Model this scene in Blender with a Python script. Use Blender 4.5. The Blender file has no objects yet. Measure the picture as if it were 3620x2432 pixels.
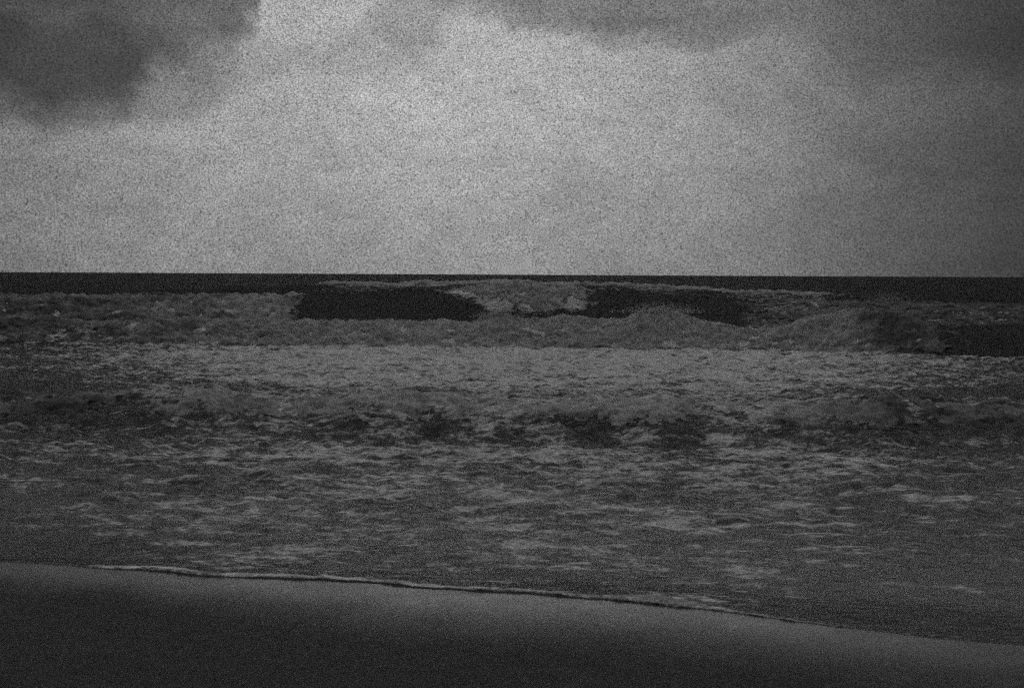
import bpy, math, random
import numpy as np

# ------------------------------------------------------------------ camera
scene = bpy.context.scene
CAM_Z = 3.0
cam_data = bpy.data.cameras.new('camera')
cam_data.sensor_width = 36.0
cam_data.lens = 35.0
cam_data.clip_start = 0.1
cam_data.clip_end = 80000.0
cam = bpy.data.objects.new('camera', cam_data)
scene.collection.objects.link(cam)
cam.location = (0.0, 0.0, CAM_Z)
PITCH = math.radians(3.98)
ROLL = math.radians(0.29)
from mathutils import Matrix
cam.rotation_euler = (Matrix.Rotation(math.pi / 2 - PITCH, 3, 'X') @ Matrix.Rotation(ROLL, 3, 'Z')).to_euler()
scene.camera = cam

# ------------------------------------------------------------------ sky
SUN_EL = math.radians(62.0)
SUN_AZ = math.radians(-1.0)          # measured from +Y towards +X
world = bpy.data.worlds.new('World')
scene.world = world
world.use_nodes = True


class NT:
    """tiny helper for wiring node trees"""
    def __init__(self, tree):
        self.t = tree
        tree.nodes.clear()

    def n(self, kind, **kw):
        nd = self.t.nodes.new(kind)
        for k, v in kw.items():
            setattr(nd, k, v)
        return nd

    def l(self, a, b):
        self.t.links.new(a, b)

    def put(self, sock, val):
        if isinstance(val, bpy.types.NodeSocket):
            self.l(val, sock)
        else:
            sock.default_value = val

    def m(self, op, a, b=None, c=None, clamp=False):
        nd = self.n('ShaderNodeMath', operation=op, use_clamp=clamp)
        self.put(nd.inputs[0], a)
        if b is not None:
            self.put(nd.inputs[1], b)
        if c is not None:
            self.put(nd.inputs[2], c)
        return nd.outputs[0]

    def smooth(self, x, e0, e1, lo=0.0, hi=1.0):
        nd = self.n('ShaderNodeMapRange', interpolation_type='SMOOTHSTEP')
        self.put(nd.inputs['Value'], x)
        for k, v in (('From Min', e0), ('From Max', e1), ('To Min', lo), ('To Max', hi)):
            self.put(nd.inputs[k], v)
        return nd.outputs['Result']

    def lin(self, x, e0, e1, lo=0.0, hi=1.0):
        nd = self.n('ShaderNodeMapRange')
        self.put(nd.inputs['Value'], x)
        for k, v in (('From Min', e0), ('From Max', e1), ('To Min', lo), ('To Max', hi)):
            self.put(nd.inputs[k], v)
        return nd.outputs['Result']

    def noise(self, vec, scale, detail=2.0, rough=0.5, dist=0.0):
        nd = self.n('ShaderNodeTexNoise')
        self.l(vec, nd.inputs['Vector'])
        nd.inputs['Scale'].default_value = scale
        nd.inputs['Detail'].default_value = detail
        nd.inputs['Roughness'].default_value = rough
        nd.inputs['Distortion'].default_value = dist
        return nd.outputs['Fac']

    def vscale(self, vec, s, off=(0, 0, 0)):
        nd = self.n('ShaderNodeMapping')
        self.l(vec, nd.inputs['Vector'])
        nd.inputs['Scale'].default_value = s
        nd.inputs['Location'].default_value = off
        return nd.outputs['Vector']


def build_sky():
    g = NT(world.node_tree)
    tc = g.n('ShaderNodeTexCoord')
    d = tc.outputs['Generated']
    sep = g.n('ShaderNodeSeparateXYZ')
    g.l(d, sep.inputs[0])
    # warp the direction a little so that cloud borders are ragged
    wa = g.m('SUBTRACT', g.noise(d, 7.0, 6.0, 0.6), 0.5)
    wb = g.m('SUBTRACT', g.noise(g.vscale(d, (1, 1, 1.4), (3.1, 1.7, 5.2)), 6.0, 6.0, 0.6), 0.5)
    az0 = g.m('ARCTAN2', sep.outputs[0], sep.outputs[1])
    el0 = g.m('ARCSINE', sep.outputs[2])
    az = g.m('MULTIPLY_ADD', wa, 0.16, az0)
    el = g.m('MULTIPLY_ADD', wb, 0.10, el0)

    def blob(ca, ce, ra, re, rot=0.0, e0=1.25, e1=0.6):
        da = g.m('SUBTRACT', az, ca)
        de = g.m('SUBTRACT', el, ce)
        c, s = math.cos(rot), math.sin(rot)
        p = g.m('ADD', g.m('MULTIPLY', da, c / ra), g.m('MULTIPLY', de, s / ra))
        q = g.m('ADD', g.m('MULTIPLY', da, -s / re), g.m('MULTIPLY', de, c / re))
        r = g.m('SQRT', g.m('ADD', g.m('MULTIPLY', p, p), g.m('MULTIPLY', q, q)))
        return g.smooth(r, e0, e1, 0.0, 1.0)

    # thin bright cloud round the hidden sun, fading to a grey overcast dome
    da = g.m('DIVIDE', g.m('SUBTRACT', az0, -0.07), 0.44)
    de = g.m('DIVIDE', g.m('SUBTRACT', el0, 0.19), 0.30)
    gl = g.m('EXPONENT', g.m('MULTIPLY', g.m('ADD', g.m('MULTIPLY', da, da), g.m('MULTIPLY', de, de)), -1.0))
    lum = g.m('MULTIPLY_ADD', gl, 0.39, 0.05)
    # an overcast dome is brighter overhead than round the horizon
    lum = g.m('ADD', lum, g.smooth(el0, 0.32, 1.3, 0.0, 0.16))
    # broad cloud structure
    big = g.noise(g.vscale(d, (1, 1, 2.2), (0.4, 0.2, 0.9)), 3.0, 9.0, 0.58, 0.3)
    lum = g.m('MULTIPLY', lum, g.lin(big, 0.3, 0.7, 0.76, 1.20))
    # dark cloud masses, plus lens darkening painted in at the right
    for (ca, ce, ra, re, rot, k) in (
            (-0.42, 0.175, 0.15, 0.050, 0.0, 0.35),
            (-0.27, 0.190, 0.06, 0.022, 0.30, 0.12),
            (-0.095, 0.256, 0.045, 0.045, -0.6, 0.24),
            (-0.16, 0.208, 0.09, 0.018, 0.15, 0.13),
            (0.05, 0.270, 0.18, 0.034, 0.0, 0.50),
            (0.13, 0.240, 0.12, 0.018, 0.0, 0.28),
            (0.36, 0.235, 0.24, 0.055, -0.20, 0.40),
            (0.68, 0.10, 0.38, 0.34, 0.0, 0.62),  # broad darkening standing in for lens falloff
            (0.28, 0.15, 0.12, 0.03, -0.5, 0.10),
            (1.4, 0.3, 0.6, 0.3, 0.0, 0.35),
            (-1.2, 0.35, 0.45, 0.22, 0.0, 0.35)):
        soft = (1.35, 0.35) if ra > 0.15 and ca > 0 else (1.2, 0.75)
        b = blob(ca, ce, ra, re, rot, *soft)
        lum = g.m('MULTIPLY', lum, g.m('MULTIPLY_ADD', b, -k, 1.0))
    # heavy cloud bank hanging in from the left, its underside as a curve over azimuth
    ramp = g.n('ShaderNodeValToRGB')
    ramp.color_ramp.interpolation = 'EASE'
    el_ = ramp.color_ramp.elements
    pts = [(-1.6, .40), (-1.1, .24), (-.75, .17), (-.58, .150), (-.50, .145), (-.42, .128), (-.375, .134), (-.335, .178), (-.275, .196), (-.248, .225), (-.235, .40)]
    while len(el_) < len(pts):
        el_.new(0.5)
    for e, (a_, b_) in zip(el_, pts):
        e.position = (a_ + 1.6) / 1.6
        e.color = (b_, b_, b_, 1)
    g.l(g.lin(g.m('MULTIPLY_ADD', wa, 0.05, az0), -1.6, 0.0), ramp.inputs[0])
    rag = g.m('SUBTRACT', g.noise(g.vscale(d, (1, 1, 1.5)), 16.0, 7.0, 0.65), .5)
    e2 = g.m('MULTIPLY_ADD', rag, 0.085, g.m('SUBTRACT', el0, ramp.outputs[0]))
    bank = g.smooth(e2, -0.018, 0.040)
    inner = g.lin(g.noise(g.vscale(d, (1, 1, 2)), 9.0, 6.0, 0.6), .3, .7, .60, .77)
    lum = g.m('MULTIPLY', lum, g.m('SUBTRACT', 1.0, g.m('MULTIPLY', bank, inner)))
    # fine mottling of the cloud veil
    fine = g.noise(d, 800.0, 1.0, 0.6)
    mid = g.noise(g.vscale(d, (1, 1, 1.8)), 26.0, 6.0, 0.7)
    lum = g.m('MULTIPLY', lum, g.lin(fine, 0.25, 0.75, 0.22, 1.78))
    lum = g.m('MULTIPLY', lum, g.lin(mid, 0.25, 0.75, 0.84, 1.16))
    # clear-sky light behind the veil
    sky = g.n('ShaderNodeTexSky', sky_type='NISHITA')
    sky.sun_disc = False
    sky.sun_elevation = SUN_EL
    sky.sun_rotation = SUN_AZ
    bw = g.n('ShaderNodeRGBToBW')
    g.l(sky.outputs[0], bw.inputs[0])
    bg1 = g.n('ShaderNodeBackground')
    g.l(bw.outputs[0], bg1.inputs[0])
    bg1.inputs[1].default_value = 0.05
    bg2 = g.n('ShaderNodeBackground')
    g.l(lum, bg2.inputs[0])
    bg2.inputs[1].default_value = 1.0
    mx = g.n('ShaderNodeMixShader')
    mx.inputs[0].default_value = 0.95
    g.l(bg1.outputs[0], mx.inputs[1])
    g.l(bg2.outputs[0], mx.inputs[2])
    out = g.n('ShaderNodeOutputWorld')
    g.l(mx.outputs[0], out.inputs[0])


build_sky()

# ------------------------------------------------------------------ sun
sun_data = bpy.data.lights.new('sun', 'SUN')
sun_data.energy = 0.8
sun_data.angle = math.radians(130.0)
sun_data.color = (1.0, 1.0, 1.0)
sun = bpy.data.objects.new('sun', sun_data)
scene.collection.objects.link(sun)
from mathutils import Vector
sun_dir = Vector((math.sin(SUN_AZ) * math.cos(SUN_EL), math.cos(SUN_AZ) * math.cos(SUN_EL), math.sin(SUN_EL)))
sun.rotation_euler = sun_dir.to_track_quat('Z', 'Y').to_euler()

# ------------------------------------------------------------------ exposure
scene.view_settings.view_transform = 'Standard'
scene.view_settings.look = 'None'
scene.view_settings.exposure = 0.0
scene.view_settings.gamma = 1.0
scene.view_settings.use_curve_mapping = False
scene.cycles.use_denoising = False
scene.cycles.use_adaptive_sampling = True
scene.cycles.adaptive_threshold = 1.0
scene.cycles.adaptive_min_samples = 4
scene.cycles.max_bounces = 5
scene.cycles.caustics_reflective = False

# ------------------------------------------------------------------ noise
_rng = np.random.default_rng(7)
_P = _rng.permutation(2048).astype(np.int32)
_ANG = _rng.random(2048).astype(np.float32) * 2 * np.pi
_GX, _GY = np.cos(_ANG), np.sin(_ANG)


def pn(x, y, seed=0):
    x = np.asarray(x, np.float32) + np.float32(seed * 17.31)
    y = np.asarray(y, np.float32) + np.float32(seed * 9.77)
    xi = np.floor(x).astype(np.int32)
    yi = np.floor(y).astype(np.int32)
    fx = x - xi
    fy = y - yi
    u = fx * fx * fx * (fx * (fx * 6 - 15) + 10)
    v = fy * fy * fy * (fy * (fy * 6 - 15) + 10)

    def gr(ix, iy, dx, dy):
        h = _P[(_P[ix & 2047] + iy) & 2047]
        return _GX[h] * dx + _GY[h] * dy
    a = gr(xi, yi, fx, fy)
    b = gr(xi + 1, yi, fx - 1, fy)
    c = gr(xi, yi + 1, fx, fy - 1)
    d = gr(xi + 1, yi + 1, fx - 1, fy - 1)
    return ((a + (b - a) * u) + ((c + (d - c) * u) - (a + (b - a) * u)) * v) * 1.5


def fbm(x, y, oct=4, gain=0.5, seed=0):
    s, a, f = 0.0, 1.0, 1.0
    for i in range(oct):
        s = s + a * pn(x * f, y * f, seed + i * 3)
        a *= gain
        f *= 2.03
    return s


def billow(x, y, oct=4, gain=0.5, seed=0):
    s, a, f = 0.0, 1.0, 1.0
    for i in range(oct):
        s = s + a * np.abs(pn(x * f, y * f, seed + i * 3))
        a *= gain
        f *= 2.1
    return s


def ss(x, a, b):
    t = np.clip((x - a) / (b - a), 0, 1)
    return t * t * (3 - 2 * t)


def interp(x, pts):
    """smooth curve through (x, value) points"""
    p = np.array(pts, np.float64)
    return np.interp(x, p[:, 0], p[:, 1]).astype(np.float32)


def bump(x, c, w):
    return np.exp(-((x - c) / w) ** 2)


# ------------------------------------------------------------------ the lie of the place
def shore_mean(x):
    return 8.93 - 0.165 * x


def shore(x):
    """how far the last wash has run up the sand"""
    y = interp(x, [(-9, 10.2), (-5.0, 9.80), (-4.2, 9.65), (-3.54, 9.57), (-3.2, 9.44), (-2.94, 9.34), (-2.1, 9.28),
                   (-1.35, 9.22), (-1.1, 9.13), (-0.9, 9.06), (-.46, 8.98), (0, 8.92), (0.45, 8.80), (.89, 8.66),
                   (1.32, 8.52), (1.7, 8.38), (2.05, 8.22), (2.4, 8.02), (2.75, 7.83), (3.3, 7.60), (4.5, 7.2), (9, 6.0)])
    return y + 0.03 * pn(x / 0.55, x * 0 + .3, 5) + 0.012 * pn(x / 0.16, x * 0 + .3, 6) + 0.004 * pn(x / 0.05, x * 0 + .3, 8)


def sand_z(x, y):
    z = 0.10 + 0.12 * (shore_mean(x) - y)
    z = z + 0.015 * pn(x / 2.5, y / 1.5, 11) + 0.004 * fbm(x / 0.5, y / 0.3, 3, .5, 12)
    return np.maximum(z, -1.5)


def front1(x):      # foot of the low inner bore
    return 17.5 + 0.45 * pn(x / 4.0, x * 0 + .7, 21) + 0.18 * pn(x / 1.3, x * 0 + .2, 22) + interp(x, [(-14, .8), (-6, .5), (0, -.1), (6, -.2), (14, .3)])


def front2(x):      # foot of the large white bore
    return interp(x, [(-34, 40.5), (-20, 40.0), (-8, 39.2), (0, 39.0), (6, 38.6), (10, 38.4), (15, 36.8), (18, 35.6), (24, 34.4), (34, 33)]) \
        + 0.30 * pn(x / 3.2, x * 0 + .4, 31) + 0.10 * pn(x / 0.9, x * 0 + .4, 32)


def front3(x):      # foot of the dark steep wave
    return 51.0 + 0.8 * pn(x / 14, x * 0 + .4, 41) + interp(x, [(-40, 1.5), (0, 0), (40, -1.5)])


def front4(x):      # foot of the far breaker
    return 82.0 - 0.05 * x + 1.2 * pn(x / 16, x * 0 + .4, 46)


def crest2(x):
    h = interp(x, [(-34, .9), (-20, .95), (-12, .98), (-5, .98), (-1.6, 1.02), (-.6, 1.22), (.4, 1.05), (2.0, 1.12),
                   (4.0, 1.10), (5.4, 1.38), (6.8, 1.34), (8.2, 1.0), (9.6, .72), (10.6, .74), (11.8, 1.25), (13, 1.45), (15, 1.52), (16.2, 1.42), (17.0, 1.1),
                   (18, 1.35), (20, 1.5), (34, 1.5)])
    return h


def crest3(x):
    return interp(x, [(-46, 1.35), (-20, 1.45), (-12.5, 1.5), (-11, 1.85), (-6, 1.93), (-2.5, 1.93), (-1, 2.05), (2, 2.10), (4.0, 2.02), (6, 1.95),
                      (10, 1.68), (14, 1.5), (20, 1.35), (46, 1.2)]) + 0.06 * pn(x / 2.2, x * 0 + .2, 43)


def crest4(x):
    return interp(x, [(-80, 1.0), (-30, 1.3), (-14, 1.9), (0, 1.95), (10, 1.85), (18, 1.5), (30, 1.2), (80, 1.0)]) + 0.10 * pn(x / 6, x * 0 + .2, 47)


def wave_profile(t, rise, top, back):
    """t metres behind the foot: steep rise, rounded crest, long back"""
    up = ss(t, 0, rise)
    dn = 1 - ss(t, rise + top, rise + top + back)
    return up * dn


def broken3(x):     # where the dark wave has already tumbled
    e = 0.5 * pn(x / 0.8, x * 0 + .1, 44)
    xx = x + e
    return np.maximum.reduce([1 - ss(xx, -13.0, -10.6), ss(xx, -4.4, -2.8) * (1 - ss(xx, 3.0, 5.0)), 0.52 * ss(xx, 10.0, 15)])


def broken2(x):
    return 1 - ss(x + 0.5 * pn(x / .8, x * 0 + .6, 34), 14.6, 17.4)


def sea_z(x, y):
    t1 = y - front1(x)
    t2 = y - front2(x)
    t3 = y - front3(x)
    t4 = y - front4(x)
    ts = y - shore(x)
    z = 0.02 + 0.05 * np.exp(-np.maximum(ts, 0) / 2.5)
    # bores and waves
    h1 = 0.50 + 0.12 * pn(x / 2.6, x * 0 + .5, 23) + .06 * pn(x / .7, x * 0 + .5, 24)
    z = z + h1 * wave_profile(t1, 1.7, 0.4, 6.0) + 0.10 * ss(t1, 0, 3)
    z = z + 0.76 * crest2(x) * wave_profile(t2, 1.7, .5, 7.0)
    z = z + crest3(x) * wave_profile(t3, 3.6, .3, 10.0)
    z = z + crest4(x) * wave_profile(t4, 6.0, 1.0, 22.0)
    # swell far out
    far = ss(y, 105, 150)
    z = z + far * 0.55 * (pn(x / 90, y / 26, 51) + 0.6 * pn(x / 40, y / 13, 52)) * (1 - ss(y, 900, 2500))
    # wind chop, long in x
    a = interp(y, [(8, .007), (9.5, .013), (12, .034), (16, .055), (20, .07), (30, .085), (42, .08), (60, .10), (100, .20), (300, .3), (900, .0)])
    steep3 = ss(t3, .2, 1.0) * (1 - ss(t3, 3.2, 3.8)) * (1 - broken3(x))
    steep2 = ss(t2, 0, .4) * (1 - ss(t2, 2.5, 4)) * (1 - broken2(x))
    a = a * (1 - .82 * np.maximum(steep3, steep2))
    sc = interp(y, [(8, .45), (12, .8), (20, 1.2), (40, 1.6), (60, 2.2), (100, 5), (300, 9)])
    r = 1 - 2 * np.abs(pn((x + .5 * pn(x / 1.1, y / .9, 59)) / (1.2 * sc0(y)), (y + .6 * pn(x / 1.4, y / 1.6, 60)) / (0.62 * sc0(y)), 61))
    c = 0.75 * r + 0.7 * pn(x / 0.9, y / 0.45, 63) + 0.18 * pn(x / .36, y / .2, 64)
    c = c * (.75 + .9 * pn(x / 2.7, y / 1.9, 68)) + .8 * fbm(x / .5, y / .34, 3, .6, 69)
    c = np.where(y > 60, 0.8 * r + 0.8 * pn(x / 5.0, y / 2.0, 65), c)
    z = z + a * c * ss(ts, 0.0, 0.9)
    # the sheet of wash over the sand
    lip = sand_z(x, y) + interp(x, [(-6, .004), (-4.4, .008), (-3.4, .024), (.6, .022), (1.6, .012), (2.6, .004), (6, .003)]) * (1 - np.exp(-np.maximum(ts, 0) / 0.018)) * (1 + .25 * pn(x / .3, x * 0, 66)) + .02 * ss(ts, 0.1, .5) * 0
    z = np.where(ts < 4, np.maximum(z, lip), z)
    return z


def sc0(y):
    return np.where(y < 14, 0.9, np.where(y < 30, 1.0, np.where(y < 60, 1.5, np.where(y < 120, 3.5, 8.0)))).astype(np.float32)


def foam_amount(x, y):
    t1 = y - front1(x)
    t2 = y - front2(x)
    t3 = y - front3(x)
    t4 = y - front4(x)
    ts = y - shore(x)
    side = np.clip(np.abs(x - 0.02 * y) / (0.52 * y), 0, 1.4)     # foam thins outward, pushed further to imitate lens darkening at the edges
    f = interp(y, [(6, .10), (8, .22), (9.5, .31), (11, .40), (13, .42), (16, .46), (18, .42)])
    f = f - .18 * ss(side, .35, 1.1) + .12 * pn(x / 1.8, y / 0.8, 75)
    # behind the inner bore: thick foam carpet
    carpet = interp(y, [(17, .40), (20, .48), (23, .58), (27, .70), (34, .76), (39, .76)]) - .45 * ss(side, .35, 1.15)
    f = np.where(t1 > 0.5, carpet, f)
    face1 = ss(t1, -.5, .0) * (1 - ss(t1, .7, 1.3))
    dk = .38 * bump(x, 1.5, .5) + .30 * bump(x, -1.3, .5) + .22 * bump(x, 3.0, .6) + .15 * bump(x, -4.5, 1.2)
    f = f - face1 * np.clip(-.04 + dk + .45 * pn(x / 1.4, x * 0 + .9, 25) * bump(x, 0.5, 5.5), 0, .8)
    f = f + .25 * bump(t1, 1.6, .5)
    # large bore
    f = f + .10 * bump(t1, -1.6, 1.0)
    b2 = broken2(x)
    f = np.where(t2 > -0.1, .50 + .5 * b2, f)
    f = f - ss(t2, -.2, .1) * (1 - b2) * (.40 - .25 * pn(x / 2.2, y / .5, 37))
    f = f - .22 * bump(t2, -.25, .22) * (.6 + pn(x / 1.6, x * 0 + .2, 36))
    hollow = bump(x, 14.3, .9) * ss(t2, .2, .5) * (1 - ss(t2, 1.6, 2.2))
    f = f - .3 * hollow
    f = np.where((t2 > -.1) & (t2 < 4.5), f - .45 * ss(side, .4, 1.05), f)
    # between bore and dark wave
    f = np.where(t2 > 4.5, .46, f)
    b3 = broken3(x)
    f = np.where(t3 > -1.2, .98 * b3, f)
    # broken middle of the dark wave only covers the upper face
    low = (t3 > -1.2) * (1 - ss(t3, .8 + 1.6 * ss(-x, .6, 3.5), 2.6 + 1.0 * ss(-x, .6, 3.5))) * ss(x, -6.0, -4.5) * (1 - ss(x, 4, 6))
    f = f - low * .9
    f = np.where(t3 > 4.0, .20 + .25 * b3 + .20 * pn(x / 7, y / 2.5, 71), f)
    f = np.where(t3 > 7, .20 * ss(x, -20, -12) + .22 * pn(x / 9, y / 3, 72), f)
    c4 = ss(x, -22, -13) * (1 - ss(x, 24, 34))
    f = np.where(t4 > -1, .03 + (.26 + .12 * pn(x / 6, y / 1.5, 74)) * c4 * ss(t4, 1, 3) + .80 * c4 * bump(t4, 6.4, .8), f)
    f = np.where(t4 > 9, .16 * (1 - ss(y, 110, 160)) + .22 * pn(x / 14, y / 5, 73), f)
    # rim of the wash
    f = f + .62 * ss(ts, .006, .03) * (1 - ss(ts, .07 + .12 * bump(x, 1.35, .3), .20 + .25 * bump(x, 1.35, .3))) * np.clip(interp(x, [(-6, .0), (-4.6, .15), (-4.0, .55), (-3.3, .95), (-1, 1.0), (0, .6), (.7, .35), (1.3, .8), (1.8, .4), (2.5, .25), (5, .0)]) * (1 + .6 * pn(x / .35, x * 0 + .1, 67)), 0, 1)
    f = np.where(ts < .008, 0.0, f)
    return np.clip(f, 0, 1)


# ------------------------------------------------------------------ materials
def new_mat(name):
    m = bpy.data.materials.new(name)
    m.use_nodes = True
    return m, NT(m.node_tree)


def make_water():
    m, g = new_mat('sea_water')
    geo = g.n('ShaderNodeNewGeometry')
    pos = geo.outputs['Position']
    at = g.n('ShaderNodeAttribute', attribute_name='foam')
    F = at.outputs['Fac']
    # streaks of foam drawn out along the crests, breaking into lace
    mk = g.n('ShaderNodeAttribute', attribute_name='murk').outputs['Fac']
    n1 = g.noise(g.vscale(pos, (0.50, 0.95, 0.6)), 1.0, 5.0, 0.62, 0.8)
    n2 = g.noise(g.vscale(pos, (1.5, 3.6, 2.2), (4, 2, 1)), 1.0, 6.0, 0.68, 0.6)
    n3 = g.noise(g.vscale(pos, (14, 22, 14)), 1.0, 3.0, 0.6)
    amp = g.lin(F, 0.0, 0.22, 0.0, 1.0)
    n4 = g.noise(g.vscale(pos, (4.2, 9.5, 4.0), (1, 7, 2)), 1.0, 5.0, 0.7, 0.5)
    s = g.m('MULTIPLY', g.m('SUBTRACT', n1, 0.5), 0.70)
    s = g.m('ADD', s, g.m('MULTIPLY', g.m('SUBTRACT', n4, 0.5), 1.6))
    s = g.m('ADD', s, g.m('MULTIPLY', g.m('SUBTRACT', n2, 0.5), 1.7))
    s = g.m('ADD', s, g.m('MULTIPLY', g.m('SUBTRACT', n3, 0.5), 0.55))
    s = g.m('MULTIPLY_ADD', s, amp, F)
    mask = g.smooth(s, 0.30, 0.66)
    thin = g.smooth(s, 0.15, 1.0)
    # water: dark, reflecting
    bw = g.n('ShaderNodeBump')
    bw.inputs['Strength'].default_value = 0.55
    bw.inputs['Distance'].default_value = 0.03
    g.l(g.noise(g.vscale(pos, (3.0, 6.0, 3.0)), 1.0, 5.0, 0.6), bw.inputs['Height'])
    dif = g.n('ShaderNodeBsdfDiffuse')
    wc = g.n('ShaderNodeCombineColor')
    wt = g.lin(mk, 0, 1, 0.008, 0.055)
    for i in range(3):
        g.l(wt, wc.inputs[i])
    g.l(wc.outputs[0], dif.inputs['Color'])
    gls = g.n('ShaderNodeBsdfGlossy')
    gls.inputs['Color'].default_value = (1, 1, 1, 1)
    gls.inputs['Roughness'].default_value = 0.16
    g.l(bw.outputs[0], gls.inputs['Normal'])
    fr = g.n('ShaderNodeFresnel')
    fr.inputs['IOR'].default_value = 1.33
    g.l(bw.outputs[0], fr.inputs['Normal'])
    # a ruffled sea never mirrors fully at grazing angles: its facets tilt
    k = g.m('MINIMUM', fr.outputs[0], g.lin(mk, 0, 1, 0.032, 0.11))
    wn = g.n('ShaderNodeTexWhiteNoise', noise_dimensions='3D')
    g.l(g.vscale(pos, (400, 400, 400)), wn.inputs['Vector'])
    k = g.m('MULTIPLY', k, g.lin(g.m('POWER', wn.outputs['Value'], 8.0), 0, 1, .1, 8.2))   # glinting facets
    wat = g.n('ShaderNodeMixShader')
    g.l(k, wat.inputs[0])
    g.l(dif.outputs[0], wat.inputs[1])
    g.l(gls.outputs[0], wat.inputs[2])
    # foam
    bf = g.n('ShaderNodeBump')
    bf.inputs['Strength'].default_value = 0.9
    bf.inputs['Distance'].default_value = 0.05
    g.l(g.m('ADD', g.m('MULTIPLY', n2, 1.0), g.m('MULTIPLY', n3, .5)), bf.inputs['Height'])
    fo = g.n('ShaderNodeBsdfDiffuse')
    col = g.n('ShaderNodeCombineColor')
    tone = g.lin(thin, 0, 1, 0.26, 0.98)
    tone = g.m('MULTIPLY', tone, g.lin(n3, .25, .75, .8, 1.1))
    wn = g.n('ShaderNodeTexWhiteNoise', noise_dimensions='3D')
    g.l(g.vscale(pos, (700, 700, 700)), wn.inputs['Vector'])
    tone = g.m('MULTIPLY', tone, g.lin(wn.outputs['Value'], 0, 1, .12, 1.30))   # bubble by bubble
    for i in range(3):
        g.l(tone, col.inputs[i])
    g.l(col.outputs[0], fo.inputs['Color'])
    g.l(bf.outputs[0], fo.inputs['Normal'])
    mx = g.n('ShaderNodeMixShader')
    g.l(mask, mx.inputs[0])
    g.l(wat.outputs[0], mx.inputs[1])
    g.l(fo.outputs[0], mx.inputs[2])
    out = g.n('ShaderNodeOutputMaterial')
    g.l(mx.outputs[0], out.inputs[0])
    return m


def make_foam(name, base=0.78):
    m, g = new_mat(name)
    geo = g.n('ShaderNodeNewGeometry')
    pos = geo.outputs['Position']
    n1 = g.noise(pos, 5.0, 8.0, 0.7)
    n2 = g.noise(pos, 1.1, 4.0, 0.6)
    at = g.n('ShaderNodeAttribute', attribute_name='foam_tone').outputs['Fac']
    tone = g.m('MULTIPLY', g.lin(n1, .25, .75, .70, 1.05), g.lin(n2, .3, .7, .8 * base, 1.05 * base))
    tone = g.m('MULTIPLY', tone, g.lin(at, 0, 1, .30, 1.0))
    wn = g.n('ShaderNodeTexWhiteNoise', noise_dimensions='3D')
    g.l(g.vscale(pos, (700, 700, 700)), wn.inputs['Vector'])
    tone = g.m('MULTIPLY', tone, g.lin(wn.outputs['Value'], 0, 1, .12, 1.30))   # bubble by bubble
    tone = g.m('MINIMUM', tone, 0.95)
    col = g.n('ShaderNodeCombineColor')
    for i in range(3):
        g.l(tone, col.inputs[i])
    b = g.n('ShaderNodeBump')
    b.inputs['Strength'].default_value = 1.0
    b.inputs['Distance'].default_value = 0.025
    g.l(n1, b.inputs['Height'])
    df = g.n('ShaderNodeBsdfDiffuse')
    g.l(col.outputs[0], df.inputs['Color'])
    g.l(b.outputs[0], df.inputs['Normal'])
    cov = g.n('ShaderNodeAttribute', attribute_name='cover').outputs['Fac']
    lace = g.m('ADD', g.m('MULTIPLY', g.m('SUBTRACT', g.noise(g.vscale(pos, (1, 1.6, 1.3)), 3.5, 6.0, 0.7), .5), 1.1),
               g.m('MULTIPLY', g.m('SUBTRACT', n1, .5), .5))
    alpha = g.smooth(g.m('ADD', cov, lace), 0.25, 0.75)
    tl = g.n('ShaderNodeBsdfTranslucent')      # light soaks through froth
    g.l(col.outputs[0], tl.inputs['Color'])
    mx = g.n('ShaderNodeMixShader')
    mx.inputs[0].default_value = 0.30
    g.l(df.outputs[0], mx.inputs[1])
    g.l(tl.outputs[0], mx.inputs[2])
    hole = g.n('ShaderNodeBsdfTransparent')
    mx2 = g.n('ShaderNodeMixShader')
    g.l(alpha, mx2.inputs[0])
    g.l(hole.outputs[0], mx2.inputs[1])
    g.l(mx.outputs[0], mx2.inputs[2])
    out = g.n('ShaderNodeOutputMaterial')
    g.l(mx2.outputs[0], out.inputs[0])
    return m


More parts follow.
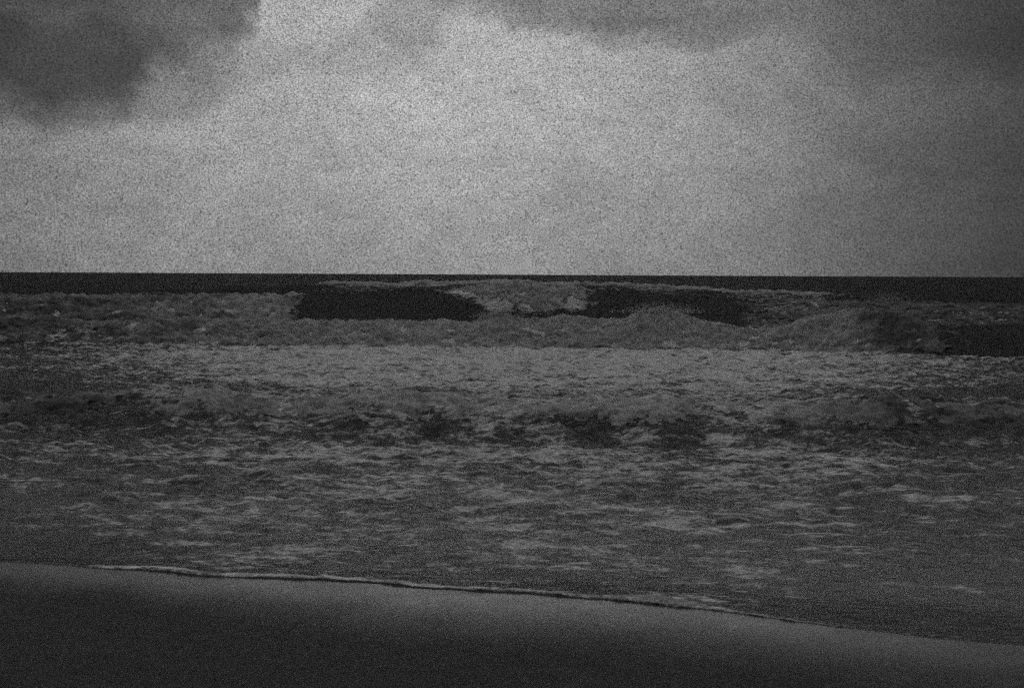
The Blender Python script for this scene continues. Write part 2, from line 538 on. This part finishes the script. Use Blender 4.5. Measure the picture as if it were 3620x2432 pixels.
def make_sand():
    m, g = new_mat('wet_sand')
    geo = g.n('ShaderNodeNewGeometry')
    pos = geo.outputs['Position']
    at = g.n('ShaderNodeAttribute', attribute_name='wet')
    W = at.outputs['Fac']
    n1 = g.noise(pos, 1.3, 5.0, 0.6)
    n2 = g.noise(pos, 60.0, 4.0, 0.75)
    n3 = g.noise(pos, 9.0, 5.0, 0.65)
    wet = g.m('ADD', W, g.m('MULTIPLY', g.m('SUBTRACT', n1, .5), .5), clamp=True)
    tone = g.lin(wet, 0, 1, 0.055, 0.040)
    wn = g.n('ShaderNodeTexWhiteNoise', noise_dimensions='3D')
    g.l(g.vscale(pos, (900, 900, 900)), wn.inputs['Vector'])
    tone = g.m('MULTIPLY', tone, g.lin(g.m('POWER', wn.outputs['Value'], 4.0), 0, 1, .15, 4.4))   # grain by grain
    tone = g.m('MULTIPLY', tone, g.lin(n2, .25, .75, .45, 1.6))
    tone = g.m('MULTIPLY', tone, g.lin(n3, .25, .75, .8, 1.2))
    col = g.n('ShaderNodeCombineColor')
    for i in range(3):
        g.l(tone, col.inputs[i])
    b = g.n('ShaderNodeBump')
    b.inputs['Distance'].default_value = 0.012
    g.l(g.lin(wet, 0, 1, .9, .10), b.inputs['Strength'])
    g.l(g.m('ADD', n2, g.m('MULTIPLY', n3, .6)), b.inputs['Height'])
    p = g.n('ShaderNodeBsdfPrincipled')
    g.l(col.outputs[0], p.inputs['Base Color'])
    g.l(g.lin(wet, 0, 1, .75, .24), p.inputs['Roughness'])
    p.inputs['IOR'].default_value = 1.33
    g.l(g.m('MULTIPLY', g.lin(wet, 0, 1, .08, .72), g.lin(g.m('POWER', wn.outputs['Value'], 4.0), 0, 1, .15, 4.4)), p.inputs['Specular IOR Level'])
    g.l(b.outputs[0], p.inputs['Normal'])
    out = g.n('ShaderNodeOutputMaterial')
    g.l(p.outputs[0], out.inputs[0])
    return m


M_WATER = make_water()
M_FOAM = make_foam('foam_white', 1.0)
M_SAND = make_sand()


# ------------------------------------------------------------------ mesh building
def link_mesh(name, V, Q, mat, loc=(0, 0, 0), parent=None, attrs=None, smooth=True):
    V = np.asarray(V, np.float32) - np.asarray(loc, np.float32)
    Q = np.asarray(Q, np.int32)
    me = bpy.data.meshes.new(name)
    k = Q.shape[1]
    me.vertices.add(len(V))
    me.vertices.foreach_set('co', V.ravel())
    me.loops.add(Q.size)
    me.loops.foreach_set('vertex_index', Q.ravel())
    me.polygons.add(len(Q))
    me.polygons.foreach_set('loop_start', np.arange(len(Q), dtype=np.int32) * k)
    me.polygons.foreach_set('loop_total', np.full(len(Q), k, np.int32))
    if smooth:
        me.polygons.foreach_set('use_smooth', np.ones(len(Q), bool))
    for an, av in (attrs or {}).items():
        at = me.attributes.new(an, 'FLOAT', 'POINT')
        at.data.foreach_set('value', np.asarray(av, np.float32).ravel())
    me.update()
    me.validate()
    me.materials.append(mat)
    ob = bpy.data.objects.new(name, me)
    scene.collection.objects.link(ob)
    if parent is not None:
        ob.parent = parent
    else:
        ob.location = loc
    return ob


def tag(o, label, category=None, group=None, kind=None):
    o['label'] = label
    if category:
        o['category'] = category
    if group:
        o['group'] = group
    if kind:
        o['kind'] = kind
    return o


def grid_quads(r, c, base=0):
    i = np.arange(r - 1)[:, None] * c + np.arange(c - 1)[None, :] + base
    return np.stack([i, i + 1, i + 1 + c, i + c], -1).reshape(-1, 4)


def half_width(y):
    return 0.56 * y + 5.5


COLS = 860


def strip_xy(ya, yb, rows, cols=COLS, warp=None, geo=False):
    """rows between two curves ya(x), yb(x); wider with distance, as the bay opens"""
    u = np.linspace(-1, 1, cols, dtype=np.float32)[None, :]
    v = np.linspace(0, 1, rows, dtype=np.float32)[:, None]
    if warp:
        v = warp(v)
    # solve x on a fan so that neighbouring strips share their border points
    ym_a = np.full_like(u, 0) + np.mean(ya(u * 5))
    x = u * half_width(ym_a)
    for _ in range(6):
        A = ya(x)
        x = u * half_width(A)
    xb = x.copy()
    for _ in range(6):
        xb = u * half_width(yb(xb))
    A, B = ya(x), yb(xb)
    if geo:
        Y = A * (B / A) ** v
    else:
        Y = A * (1 - v) + B * v
    f = (Y - A) / (B - A)
    X = x * (1 - f) + xb * f
    return X.astype(np.float32), Y.astype(np.float32)


def murk(x, y):
    """sand and air stirred into the shallow water"""
    return interp(y, [(8, 1), (13, .8), (17, .5), (20, .4), (34, .3), (38, .12), (41, .0)]) * (.45 + .45 * ss(y - shore(x), .2, 2.2)) * (1 - ss(y - front2(x), -.8, -.2))


def strip_mesh(ya, yb, rows, geo=False, warp=None):
    X, Y = strip_xy(ya, yb, rows, warp=warp, geo=geo)
    Z = sea_z(X, Y)
    F = foam_amount(X, Y)
    V = np.stack([X, Y, Z], -1).reshape(-1, 3)
    return V, grid_quads(rows, X.shape[1]), np.stack([F.ravel(), murk(X, Y).ravel()], -1)


def off(fn, d):
    return lambda x: fn(x) + d


def const(v):
    return lambda x: np.full_like(x, v, dtype=np.float32)


# ------------------------------------------------------------------ sand
def build_sand():
    rows, cols = 260, 560
    u = np.linspace(-1, 1, cols, dtype=np.float32)[None, :]
    y = np.linspace(-6, 12.5, rows, dtype=np.float32)[:, None]
    X = u * (13.0 + 0 * y)
    Y = y + 0 * u
    Z = sand_z(X, Y)
    d = shore(X) - Y
    wid = interp(X, [(-6, .9), (-3, 1.3), (0, 2.0), (3, 1.6), (6, 1.0)]) + .3 * pn(X / 2.2, X * 0 + .3, 81)
    wet = (1 - ss(d, .1, wid + .5)) * interp(X, [(-6, .6), (-3, .85), (-1, 1), (2, 1), (5, .7)])
    V = np.stack([X, Y, Z], -1).reshape(-1, 3)
    o = link_mesh('sand', V, grid_quads(rows, cols), M_SAND, attrs={'wet': wet})
    tag(o, 'smooth dark wet sand sloping down to the wash', kind='structure')


build_sand()

# ------------------------------------------------------------------ sea, strip by strip
WASH = 0.55
strips = [
    strip_mesh(off(shore, WASH), off(front1, -0.6), 400),
    strip_mesh(off(front1, 2.6), off(front2, -0.7), 250),
    strip_mesh(off(front2, 5.0), off(front3, -1.2), 40),
    strip_mesh(off(front3, 8.0), off(front4, -1.5), 90),
    strip_mesh(off(front4, 14.0), const(900.0), 170, geo=True),
    strip_mesh(const(900.0), const(45000.0), 24, geo=True),
]
VV, QQ, FF, base = [], [], [], 0
for V, Q, F in strips:
    VV.append(V)
    QQ.append(Q + base)
    FF.append(F)
    base += len(V)
sea = link_mesh('sea', np.concatenate(VV), np.concatenate(QQ), M_WATER, attrs={'foam': np.concatenate(FF)[:, 0], 'murk': np.concatenate(FF)[:, 1]})
tag(sea, 'dark choppy sea streaked with foam reaching to the horizon', kind='structure')


def wave(name, ya, yb, rows, loc, label, group='waves rolling in to the beach'):
    V, Q, F = strip_mesh(ya, yb, rows)
    o = link_mesh(name, V, Q, M_WATER, loc=loc, attrs={'foam': F[:, 0], 'murk': F[:, 1]})
    return tag(o, label, 'wave', group)


w0 = wave('shore_wash', off(shore, 0.0), off(shore, WASH), 60, (0, 8.9, 0.1),
          'thin sheet of wash edged with white foam, running up the sand')
w1 = wave('low_bore', off(front1, -0.6), off(front1, 2.6), 120, (0, 18.2, 0),
          'low broken wave with dark hollows at its foot, nearest to the beach')
w2 = wave('white_bore', off(front2, -0.7), off(front2, 5.0), 130, (0, 39, 0),
          'long tumbling bank of white foam, in front of the dark steep wave')
w3 = wave('steep_wave', off(front3, -1.2), off(front3, 8.0), 130, (0, 51, 0),
          'steep unbroken black wave face with foam spilling at its middle')
w4 = wave('far_breaker', off(front4, -1.5), off(front4, 14.0), 90, (0, 82, 0),
          'far breaker just under the horizon, a thin white crest line')


# ------------------------------------------------------------------ whitewater: lumpy foam lying on the waves
def whitewater(name, parent, front, ya, yb, rows, cols, xr, mask_fn, lift_fn, amp, size, seed, thick=1.0, sink=.06):
    loc = np.array(parent.location)
    u = np.linspace(xr[0], xr[1], cols, dtype=np.float32)[None, :]
    v = np.linspace(0, 1, rows, dtype=np.float32)[:, None]
    X = u + 0 * v
    Y = front(X) + ya + (yb - ya) * v
    t = Y - front(X)
    Z = sea_z(X, Y)
    msk = mask_fn(X, Y, t)
    b = billow(X / size, Y / size + Z / size * .8, 5, .55, seed)
    b2 = fbm(X / (size * .6), Z / (size * .5) + Y / size, 4, .55, seed + 40)
    lump = (1.05 - b) * amp + (.7 - billow(X / (size * .42), Y / (size * .42) + Z / (size * .3), 3, .6, seed + 50)) * amp * .8
    lump = lump + .16 * amp * fbm(X / (size * .14), Y / (size * .2) + Z / (size * .1), 2, .6, seed + 55)
    lift = lift_fn(X, t) * msk
    Z2 = Z - sink + (lump + lift) * np.clip(msk * 1.5, 0, 1)
    Y2 = Y - (.55 * lump + .6 * amp * b2) * np.clip(msk * 1.5, 0, 1)
    X2 = X + .5 * amp * pn(X / size * 1.7, Y / size * 1.7, seed + 60)
    V = np.stack([X2, Y2, Z2], -1).reshape(-1, 3)
    Q = grid_quads(rows, cols)
    edge = (msk + .35 * fbm(X / .7, Y / .35 + Z, 4, .6, seed + 70)).ravel()
    keep = edge[Q].mean(1) > .12
    Q = Q[keep]
    used = np.unique(Q)
    remap = np.zeros(len(V), np.int32)
    remap[used] = np.arange(len(used))
    V = V[used] - loc
    side = np.clip(np.abs(X - .02 * Y) / (.52 * Y), 0, 1.4)
    tone_k = thick * (1.0 - .85 * ss(side, .30, 1.0) + .5 * pn(X / 2.5, Y / 1.2 + Z, seed + 80) + .3 * fbm(X / .9, Y / .6 + Z, 2, .6, seed + 81))  # uneven froth tone, darkened sideways to imitate lens falloff
    if parent.name == 'white_bore':
        tone_k = tone_k - .75 * bump(X, 14.3, 1.0) * bump(t, .9, .8) + .35 * bump(X, 12.6, 1.3) + .2 * bump(X, 5.9, 1.5)  # darker hollow and paler mounds, by tone
    tone_k = tone_k.ravel()[used]
    o = link_mesh(name, V, remap[Q], M_FOAM, parent=parent, attrs={'foam_tone': np.clip(tone_k, 0, 1), 'cover': np.clip((edge[used] - .12) * 1.6, -.3, 2)})
    return o


def crest_lift(x, t):
    k = np.maximum(crest2(x) - .92 * crest2(x), 0)
    plume = .30 * bump(x, -.6, .5) + .30 * bump(x, 5.9, .9) + .16 * bump(x, 2.2, .8) + .2 * bump(x, 13.6, 1.6)
    return (k + plume) * bump(t, 1.7, .8)


o = whitewater('whitewater', w2, front2, -.15, 3.6, 130, 1150, (-26, 18),
               lambda x, y, t: broken2(x) * ss(t, -.1, .3) * (1 - ss(t, 2.6, 3.5)) * (1 - .6 * bump(x, -17.5, 1.6)),
               crest_lift, .19, 1.5, 90)
o['label'] = 'heaped white foam of the long tumbling bank'


def mask3(x, y, t):
    b = broken3(x)
    mid = ss(x, -6.0, -4.5) * (1 - ss(x, 4, 6))
    lower = np.where(mid > .5, 2.0 + 1.5 * ss(-x, .4, 3.6) + .15 * ((x - .9) / 2.6) ** 2 + .6 * pn(x / .7, x * 0, 111) + .3 * pn(x / .25, x * 0, 112), .3)
    return b * ss(t, lower - .25, lower + .25) * (1 - ss(t, 4.4, 5.4))


for xr, n, th in (((-36, -9.5), 340, .95), ((-5.5, 7.0), 270, 1.0), ((8.5, 27), 280, .32)):
    o = whitewater('whitewater', w3, front3, .2, 5.6, 90, n, xr, mask3,
                   lambda x, t: (.10 + .12 * bump(x, .8, 2.0)) * bump(t, 3.6, .8), .20, 1.0, 120, th)
    o['label'] = 'foam spilling over a broken stretch of the wave'


def mask1(x, y, t):
    return (.72 + .7 * pn(x / 1.6, y / 1.0, 130)) * ss(t, .5, 1.1) * (1 - ss(t, 1.6, 2.5))


o = whitewater('whitewater', w1, front1, 0.0, 2.5, 80, 700, (-12.5, 12.5), mask1,
               lambda x, t: .04 * bump(t, 1.5, .6), .08, .75, 140)
o['label'] = 'tumbled foam along the crest of the low wave'

o = whitewater('whitewater', w4, front4, 5.2, 8.0, 16, 500, (-26, 36),
               lambda x, y, t: (.95 + .4 * pn(x / 3.5, x * 0 + .4, 150)) * ss(x, -22, -12) * (1 - ss(x, 20, 34)) * ss(t, 5.5, 6.0) * (1 - ss(t, 6.8, 7.6)),
               lambda x, t: .15 * bump(t, 6, .8), .22, 1.6, 160)
o['label'] = 'white crest of the far breaker'


def mask0(x, y, t):
    k = interp(x, [(-4.6, .0), (-3.8, .30), (-3.0, .50), (-1, .48), (.2, .36), (.8, .35), (1.1, 1.1), (1.5, 1.1), (1.8, .62), (2.2, .45), (2.8, .40), (3.6, .2), (4.2, 0)])
    w = .06 + .26 * bump(x, 1.35, .28) + .10 * bump(x, .75, .25) + .05 * bump(x, -2.9, .5)
    return (k + .1 + .5 * pn(x / .22, y / .12, 180)) * ss(t, .0, .03) * (1 - ss(t, w * .7, w * 1.5))


o = whitewater('foam_edge', w0, shore, .004, .42, 60, 1050, (-4.7, 4.3), mask0,
               lambda x, t: .02 * bump(x, 1.38, .2) * bump(t, .15, .1), .016, .14, 190, sink=.004)
o['label'] = 'white frothy rim of the wash'
o['kind'] = 'stuff'

# ------------------------------------------------------------------ spray thrown up from the crests
def spray(parent, spots, seed):
    r = random.Random(seed)
    loc = np.array(parent.location)
    V, Q = [], []
    for (cx, cy, cz, sx, sy, sz, n, r0) in spots:
        for _ in range(n):
            h = abs(r.gauss(0, 1))
            p = np.array([cx + r.gauss(0, sx) * (1 - .25 * min(h, 2)), cy + r.gauss(0, sy), cz + h * sz]) - loc
            s = r0 * r.uniform(.4, 1.3) / (1 + .5 * h)
            b = len(V)
            for d in ((1, 0, 0), (-1, 0, 0), (0, 1, 0), (0, -1, 0), (0, 0, 1.3), (0, 0, -1.3)):
                V.append(p + s * np.array(d) * r.uniform(.7, 1.2))
            for a, c, e in ((0, 2, 4), (2, 1, 4), (1, 3, 4), (3, 0, 4), (2, 0, 5), (1, 2, 5), (3, 1, 5), (0, 3, 5)):
                Q.append((b + a, b + c, b + e))
    o = link_mesh('spray', np.array(V), np.array(Q), M_FOAM, parent=parent, smooth=True, attrs={'foam_tone': np.full(len(V), .9), 'cover': np.full(len(V), 2.0)})
    o['kind'] = 'stuff'
    return o


spray(w2, [(-.7, 40.6, 1.25, .45, .3, .16, 420, .032), (5.9, 40.2, 1.50, .9, .4, .20, 1100, .032), (2.1, 40.6, 1.2, .6, .3, .10, 120, .025),
           (13.4, 38.9, 1.55, 1.6, .4, .12, 600, .030), (-5, 40.9, 1.05, 3.5, .4, .07, 160, .025)], 1)
spray(w3, [(1.0, 54.6, 2.25, 1.6, .4, .10, 200, .035), (-17, 55.2, 1.6, 5.0, .4, .07, 250, .035), (20.3, 54, 1.5, .7, .4, .40, 1100, .028)], 2)
